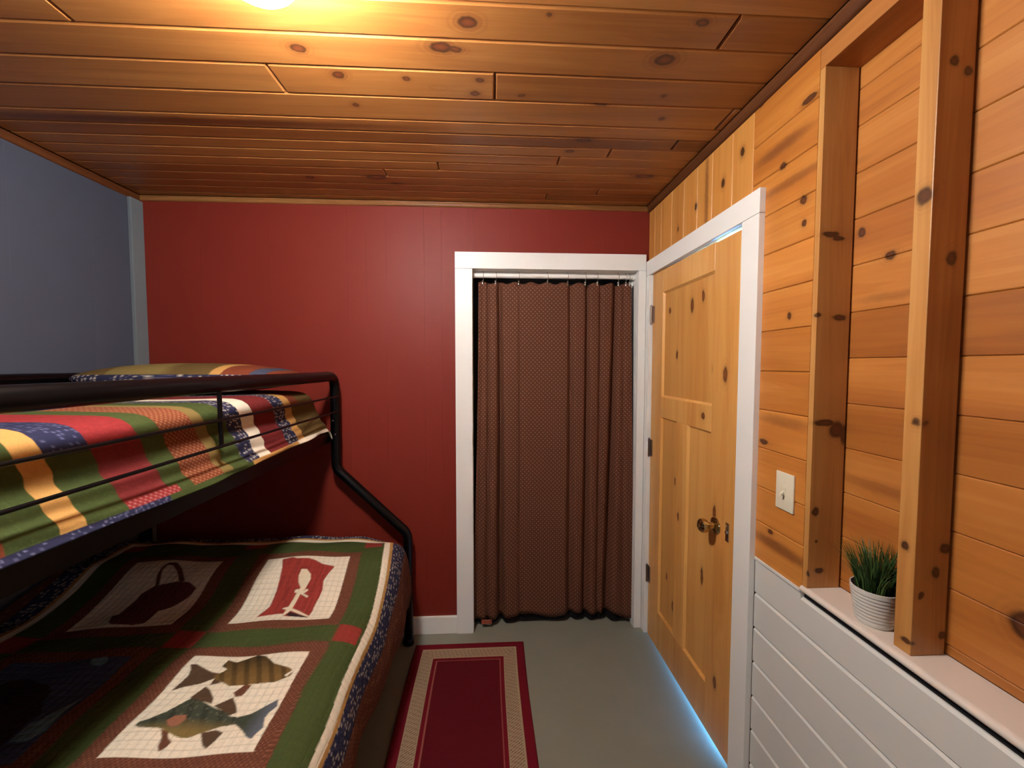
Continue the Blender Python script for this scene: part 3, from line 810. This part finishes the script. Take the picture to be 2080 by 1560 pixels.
# the quilt lies a little askew
sh = np.where(Yg > 1.25, .17 * np.clip(Yg - 1.25, 0, 1) ** 2, .05 * (Yg - 1.25))
def paint_lower(u, v):
    C = np.zeros(u.shape + (3,)); C[:] = PAL['green']
    C *= (1 + .10 * (hash2(np.floor(u / .004), np.floor(v / .004), 3) - .5))[..., None]
    lx, rx, fy = -1.60, -.435, 1.935
    blocks = [(-.925, -.575, .928, 1.258, FISH, 'white'), (-1.46, -1.11, .928, 1.258, BEAR, 'night'), (-.925, -.575, 1.420, 1.752, PADDLE, 'white'), (-1.46, -1.11, 1.412, 1.745, BASKET, 'white'),
              (-.925, -.575, .43, .76, BASKET, 'white'), (-1.46, -1.11, .43, .76, FISH, 'white')]
    for (a, b, c, d, art, bg) in blocks:
        fr = (u > a - .046) & (u < b + .046) & (v > c - .042) & (v < d + .042)
        dotted(C, fr, u, v, .012, 'brown', (160, 104, 76))
        pa = (u > a) & (u < b) & (v > c) & (v < d)
        C[pa] = PAL[bg]
        gl = (np.abs(u / .022 - np.round(u / .022)) < .06) | (np.abs(v / .022 - np.round(v / .022)) < .06)
        C[pa & gl] *= .78
        s_ = (u - a) / (b - a); t2 = (v - c) / (d - c)
        for cname, poly in art:
            mk = pa & inpoly(s_, t2, poly)
            col = np.repeat(PAL[cname][None, :], int(mk.sum()), 0)
            sm, tm = s_[mk], t2[mk]
            if cname == 'bass':
                band = np.sin(sm * 62 + tm * 30); col = col * (1 - .45 * (band > .25))[:, None] * (1.25 - .9 * np.clip((tm - .68) / .3, 0, 1))[:, None]
            if cname == 'trout':
                up = np.clip((tm - .13 - .07 * np.sin(sm * 3.6)) / .12, 0, 1)
                col = PAL['tan'] * .9 * (1 - up)[:, None] + col * up[:, None] * (1 - .35 * (np.sin(sm * 55 + tm * 20) > .4))[:, None]
                col[specks(sm * .35, tm * .35, .007, .16, 5) & (up > .6)] = lin((132, 130, 108))
            if cname == 'tail':
                e = np.clip((sm - .82) / .12, 0, 1)[:, None]; col = PAL['trout'] * (1 - e) + lin((92, 98, 108)) * e
            if cname == 'red':
                col = col * (.8 + .4 * hash2(np.floor(sm * 90), np.floor(tm * 6), 2))[:, None]
            if cname == 'rustdark':
                col = col * (.7 + .6 * (np.sin(sm * 160) * np.sin(tm * 160) > 0))[:, None]
            C[mk] = col
    # red squares where the sashing crosses
    for (a, b) in ((-.525, lx * 0 - .445), (-1.064, -.971), (-1.60, -1.506)):
        for (c, d) in ((1.302, 1.382), (.802, .884), (1.848, 1.935)):
            mk = (u > a) & (u < b) & (v > c) & (v < d)
            C[mk] = PAL['red'] * .9
    # borders: white, gold, starry navy, then brown print on the drop
    ob = np.maximum(np.maximum(u - rx, lx - u), (v - fy) * 1.0)
    mk = (ob > 0) & (ob <= .026); C[mk] = PAL['white']
    mk = (ob > .026) & (ob <= .040); C[mk] = PAL['gold'] * .8
    mk = (ob > .040) & (ob <= .115); starry(C, mk, u, v, 1, .013, .5)
    mk = ob > .115
    dotted(C, mk, u, v, .013, 'brown', (134, 80, 64))
    blend(C, mk & specks(u, v, .02, .3, 4, 2.5), lin((150, 96, 74)), .5)
    return C
C = sum(paint_lower(Ug + sh + a, Yg + b) for a in (-.0008, .0008) for b in (-.0008, .0008)) / 4
m = MB(); m.grid(np.stack([Xg, Yg, Zg], -1))
ql = obj('quilt', m, M['quilt'], base=(-1.09, 1.1, .31), smooth=180)
set_colors(ql, C)
tag(ql, 'lodge quilt with fish and paddle picture blocks, spread over the wide lower bunk', 'quilt')
so = ql.modifiers.new('thickness', 'SOLIDIFY'); so.thickness = .006; so.offset = -1

# ------------------------------------------------------------------ upper quilt
prof = np.array([(-.985,0),(-.945,-.002),(-.915,-.009),(-.893,-.024),(-.880,-.046),(-.870,-.075),(-.857,-.105),(-.840,-.135),(-.821,-.165),(-.801,-.192),(-.789,-.212)])
flat = np.linspace(BX0, -.99, 150)
seg = np.linalg.norm(np.diff(prof, axis=0), axis=1); al = np.concatenate([[0], np.cumsum(seg)])
q = np.arange(0, al[-1], .003)
px_ = np.interp(q, al, prof[:, 0]); pz_ = np.interp(q, al, prof[:, 1])
px_[3:-3] = np.convolve(px_, ker, 'same')[3:-3]; pz_[3:-3] = np.convolve(pz_, ker, 'same')[3:-3]
XX = np.concatenate([flat, px_]); ZZ = np.concatenate([np.zeros(len(flat)), pz_])
YY = np.arange(.14, 2.055, .0030)
Xg, Yg = np.meshgrid(XX, YY, indexing='ij'); Zr = np.repeat(ZZ[:, None], len(YY), 1)
side = np.clip(-Zr / .212, 0, 1)
sag = .006 * np.sin(Yg * 5.1 + 1.3)
Zg = 1.386 + Zr * (1 + sag) + .003 * np.sin(Xg * 9) * np.sin(Yg * 7) + side * .010 * sstep(1.55, 1.95, Yg)
wr = np.zeros_like(Xg)
for k in range(16):
    a = rng.uniform(-.7, .7); fq = rng.uniform(18, 70); ph = rng.uniform(0, 6.3); yc = rng.uniform(.4, 2.0); w_ = rng.uniform(.12, .4)
    wr += np.sin((Zr * math.cos(a) * 2.2 + Yg * math.sin(a)) * fq + ph) * np.exp(-((Yg - yc) / w_) ** 2)
Xg = Xg + side * (.0034 * wr) - .012 * sstep(1.2, 1.95, Yg) * side
Zg -= .05 * np.clip((Yg - 2.0) / .055, 0, 1) ** 2
Ug = np.repeat(np.concatenate([[0], np.cumsum(np.hypot(np.diff(XX), np.diff(ZZ)))])[:, None], len(YY), 1)
def paint_upper(u, v):
    C = np.zeros(u.shape + (3,)); C[:] = PAL['green']
    top = (Zr > -.062)
    low = ~top
    strips = [(.0,.45,'navy','green'),(.45,.56,'tan','rust'),(.56,.69,'crimson','rust'),(.69,.774,'green','green'),(.774,.822,'gold','gold'),(.822,.912,'navy','green'),(.912,1.035,'crimson','wine'),(1.035,1.105,'green','green'),(1.105,1.222,'dot','dot'),
              (1.222,1.268,'tan','tan'),(1.268,1.36,'green','green'),(1.36,1.44,'star','star'),(1.44,1.515,'white','white'),(1.515,1.655,'wine','wine'),(1.655,1.742,'star','star'),(1.742,1.80,'gold','gold'),(1.80,1.87,'rust','olive'),(1.87,2.1,'olive','olive')]
    # the strips lean a little towards the head of the bed on the mattress top
    vv = v + .05 * np.clip(side - .25, 0, 1) * sstep(1.2, 1.5, v)
    for a, b, ct, cl in strips:
        for msk, cn in ((top, ct), (low, cl)):
            mk = msk & (vv >= a) & (vv < b)
            if cn == 'dot': dotted(C, mk, u, v, .015, 'rust', (190, 150, 110))
            elif cn == 'star': starry(C, mk, u, v, 2, .013, .6)
            else:
                C[mk] = PAL[cn]
                if cn == 'navy': blend(C, mk & specks(u, v, .012, .5, 6), lin((120, 122, 160)), .6)
                if cn in ('green', 'wine', 'crimson'): blend(C, mk & specks(u, v, .009, .4, 7), PAL[cn] * 1.6, .6)
    mk = (Zr < -.180) & (v > .912) & (v < 1.06); dotted(C, mk, u, v, .014, 'crimson', (190, 140, 130))
    mk = (Zr < -.198)
    hemc = np.where(v < 1.02, 0, np.where(v < 1.37, 1, np.where(v < 1.70, 2, 3)))
    for k, cn in enumerate(('navy', 'green', 'gold', 'white')):
        C[mk & (hemc == k)] = PAL[cn]
    blend(C, mk & (hemc == 0) & specks(u, v, .008, .5, 8), lin((150, 150, 185)), .7)
    return C
C = sum(paint_upper(Ug + a, Yg + b) for a in (-.0008, .0008) for b in (-.0008, .0008)) / 4
m = MB(); m.grid(np.stack([Xg, Yg, Zg], -1))
qu = obj('quilt', m, M['quilt_up'], base=(-1.29, 1.1, 1.19), smooth=180)
set_colors(qu, C)
tag(qu, 'patchwork quilt of green, gold, red and navy strips, on the narrow upper bunk', 'quilt')
so = qu.modifiers.new('thickness', 'SOLIDIFY'); so.thickness = .006; so.offset = -1

# pillow at the head of the upper bunk, in a striped sham
na, nb = 420, 120
A = np.linspace(0, 2 * math.pi, na); B = np.linspace(-math.pi / 2, math.pi / 2, nb)
Ag, Bg = np.meshgrid(A, B, indexing='ij')
def spw(x, e): return np.sign(x) * np.abs(x) ** e
cxp, cyp, czp = -1.30, 1.845, 1.452
Px = cxp + .44 * spw(np.cos(Bg), .75) * spw(np.cos(Ag), .55); Py = cyp + .205 * spw(np.cos(Bg), .75) * spw(np.sin(Ag), .6); Pz = czp + .066 * np.sin(Bg) * (1 - .25 * np.abs((Px - cxp) / .44) ** 2)
Pz = np.maximum(Pz, 1.392)
C = np.zeros(Px.shape + (3,)); C[:] = PAL['tan']
bands = [(-1.80,-1.52,'olive'),(-1.52,-1.30,'tan'),(-1.30,-1.12,'olive'),(-1.12,-1.08,'gold'),(-1.08,-.98,'rust'),(-.98,-.93,'night'),(-.93,-.80,'rust')]
for a, b, cn in bands: C[(Px > a) & (Px <= b)] = PAL[cn]
mk = (np.abs(Bg) < .32); starry(C, mk, Px, Py + Pz, 3, .02, .8)
m = MB(); m.grid(np.stack([Px, Py, Pz], -1))
pw = obj('pillow', m, M['quilt_up'], base=(cxp, cyp, 1.392), smooth=180)
set_colors(pw, C)
tag(pw, 'striped patchwork pillow lying at the head of the upper bunk against the red wall', 'pillow')

# ------------------------------------------------------------------ mattresses
m = MB(); m.bbox(BX0 + .004, -.900, .16, 2.035, 1.176, 1.368, .03)
tag(obj('mattress', m, M['mattress'], base=(-1.33, 1.1, 1.176), smooth=40), 'narrow mattress under the striped quilt of the upper bunk', 'mattress')
m = MB(); m.bbox(BX0 + .004, -.470, .16, 2.02, .39, .578, .03)
tag(obj('mattress', m, M['mattress'], base=(-1.13, 1.1, .39), smooth=40), 'wide mattress under the fish quilt of the lower bunk', 'mattress')

# ------------------------------------------------------------------ bunk bed frame
bed = thing('bunk_bed', 'black metal tube bunk bed with flared legs along the grey left wall', 'bunk bed', (-1.15, 1.1, 0))
RT = .0245
UXa, UXb, LXa = -.812, -1.782, -.446
HY, NY = 2.125, .06
UZ = 1.452
def bedpart(name, mb, mat='tube', label=None): return obj(name, mb, M[mat], bed, smooth=50, label=label)
m = MB(); m.tube(fillet([(LXa,NY,.0),(LXa,NY,.61),(UXa,NY,.965),(UXa,NY,UZ),(UXa,HY,UZ),(UXa,HY,.965),(LXa,HY,.61),(LXa,HY,.0)], .075, 9), RT, 18)
pg = bedpart('front_frame_tube', m, label='bent tube running from the flared foot up and along the top')
m = MB(); m.tube(fillet([(UXb,NY,.0),(UXb,NY,UZ),(UXb,HY,UZ),(UXb,HY,.0)], .07, 8), RT, 16)
bedpart('wall_frame_tube', m)
for zz, (a, b) in ((1.348, (NY + .02, HY - .02)), (1.270, (NY + .02, HY - .02))):
    m = MB(); m.tube([(UXa + .020, a, zz), (UXa + .020, b, zz)], .0045, 10); bedpart('guard_wire', m)
for yy in (.45, 1.222):
    m = MB(); m.tube([(UXa + .012, yy, 1.266), (UXa + .010, yy, UZ - .01)], .0065, 10); bedpart('guard_upright', m)
m = MB(); m.box(UXa - .034, UXa - .018, NY + .02, HY - .02, 1.118, 1.162); m.box(UXa - .06, UXa - .018, NY + .02, HY - .02, 1.112, 1.118)
bedpart('upper_side_rail', m)
m = MB(); m.box(UXb - .006, UXb + .01, NY + .02, HY - .02, 1.118, 1.174); bedpart('upper_side_rail', m)
m = MB(); m.box(LXa - .075, LXa - .055, NY + .02, HY - .02, .325, .385); bedpart('lower_side_rail', m)
m = MB(); m.box(UXb - .006, UXb + .01, NY + .02, HY - .02, .325, .385); bedpart('lower_side_rail', m)
m = MB(); m.box(UXb, UXa, NY + .1, HY - .1, 1.160, 1.172); bedpart('upper_mattress_deck', m)
m = MB(); m.box(UXb, LXa - .06, NY + .1, HY - .1, .372, .386); bedpart('lower_mattress_deck', m)
for yy in (NY, HY):
    for zz in (1.15, .35):
        x1_ = UXa if zz > 1 else LXa
        m = MB(); m.tube([(UXb, yy, zz), (x1_, yy, zz)], .016, 12); bedpart('end_crossbar', m)
for zz, dx_ in ((1.262, -.004), (1.222, -.004), (1.150, .006)):
    m = MB(); m.lathe([(.0005,-.0285),(.004,-.028),(.0055,-.0255),(.0055,-.022)], (UXa + dx_, HY, zz), 12, axis='y'); bedpart('bolt', m, 'bolt', 'bright bolt head')
for xx in (LXa, UXb):
    for yy in (HY, NY):
        m = MB(); m.lathe([(.020,0.0),(.029,0.0),(.029,.03),(.0255,.034)], (xx, yy, 0.0005), 18); bedpart('foot_cap', m)

# ------------------------------------------------------------------ rug
RX0, RX1, RY0, RY1 = -.404, .178, .55, 2.098
gx = np.arange(RX0, RX1 + .001, .0035); gy = np.arange(RY0, RY1 + .001, .0035)
Xg, Yg = np.meshgrid(gx, gy, indexing='ij')
e = np.minimum(np.minimum(Xg - RX0, RX1 - Xg), np.minimum(Yg - RY0, RY1 - Yg))
C = np.zeros(Xg.shape + (3,)); C[:] = lin((106, 8, 26))
mk = (e > .046) & (e < .112)
C[mk] = lin((168, 144, 116))
horiz = (np.minimum(Yg - RY0, RY1 - Yg) < np.minimum(Xg - RX0, RX1 - Xg))
dg = np.where(horiz, Xg * 1.0 - Yg * .8, Xg * .8 - Yg * 1.0)
st = np.abs((dg / .0120) - np.floor(dg / .0120) - .5) < .18
inner_band = (e > .052) & (e < .106)
C[mk & st & inner_band] = lin((122, 98, 80))
mk = (e > .128) & (e < .1335); C[mk] = lin((150, 84, 74))
C[e > .134] = lin((88, 6, 20))
hz = .012 + .0012 * rng.random(Xg.shape)
hz = np.where(e < .006, .012 * np.sqrt(np.clip(e / .006, 0.02, 1)), hz)
hz = np.where(e < .001, .0006, hz)
Xw = Xg + .003 * np.sin(Yg * 6)
m = MB(); m.grid(np.stack([Xw, Yg, hz], -1))
rg = obj('rug', m, M['rug'], base=(-.11, 1.32, 0), smooth=180)
set_colors(rg, C)
tag(rg, 'narrow crimson runner rug with a tan patterned border on the grey floor', 'rug')

# ------------------------------------------------------------------ plant on the ledge
PX_, PY_, PZ_ = .930, .893, .8872
t_ = thing('potted_plant', 'small green grass plant in a ribbed white pot on the ledge behind the post', 'potted plant', (PX_, PY_, PZ_))
m = MB()
pr = [(.001, 0.0), (.034, 0.0), (.0365, .003)]
for k in range(9):
    z0_ = .006 + k * .0086; r0_ = .037 + .0105 * (k / 8)
    pr += [(r0_, z0_), (r0_ + .0010, z0_ + .0035), (r0_ + .0002, z0_ + .0078)]
pr += [(.0485, .085), (.0482, .088), (.0462, .088), (.0450, .080), (.001, .079)]
m.lathe(pr, (PX_, PY_, PZ_), 56)
obj('pot', m, M['pot'], t_, smooth=50)
m = MB(); m.lathe([(.001,.0795),(.0440,.0795),(.0440,.0815),(.001,.083)], (PX_, PY_, PZ_), 32); obj('soil', m, M['soil'], t_)
m = MB()
for k in range(330):
    a = random.uniform(0, 2 * math.pi); r0_ = .037 * math.sqrt(random.random())
    bx_, by_ = PX_ + r0_ * math.cos(a), PY_ + r0_ * math.sin(a)
    h_ = random.uniform(.07, .122); lean = random.uniform(.1, .62) * (r0_ / .037) * h_ + random.uniform(0, .012); a2 = a + random.uniform(-.6, .6)
    w_ = random.uniform(.0012, .0022); pd = (-math.sin(a2), math.cos(a2)); sp = random.uniform(0, 3.14); pd = (math.cos(sp), math.sin(sp))
    vs_ = []
    for i_ in range(5):
        tq = i_ / 4; off = lean * tq ** 1.8
        cx_ = bx_ + math.cos(a2) * off; cy_ = by_ + math.sin(a2) * off; cz_ = PZ_ + .082 + h_ * (tq - .12 * tq * tq * (lean / .05))
        cx_ = min(cx_, .977); cy_ = max(cy_, .8185)
        ww = w_ * (1 - .9 * tq ** 1.5)
        vs_ += [(cx_ - pd[0] * ww, cy_ - pd[1] * ww, cz_), (cx_ + pd[0] * ww, cy_ + pd[1] * ww, cz_)]
    m.add(vs_, [(2*i_, 2*i_+1, 2*i_+3, 2*i_+2) for i_ in range(4)])
fo = obj('grass_blades', m, M['grass'], t_, smooth=180)
fo['kind'] = 'stuff'
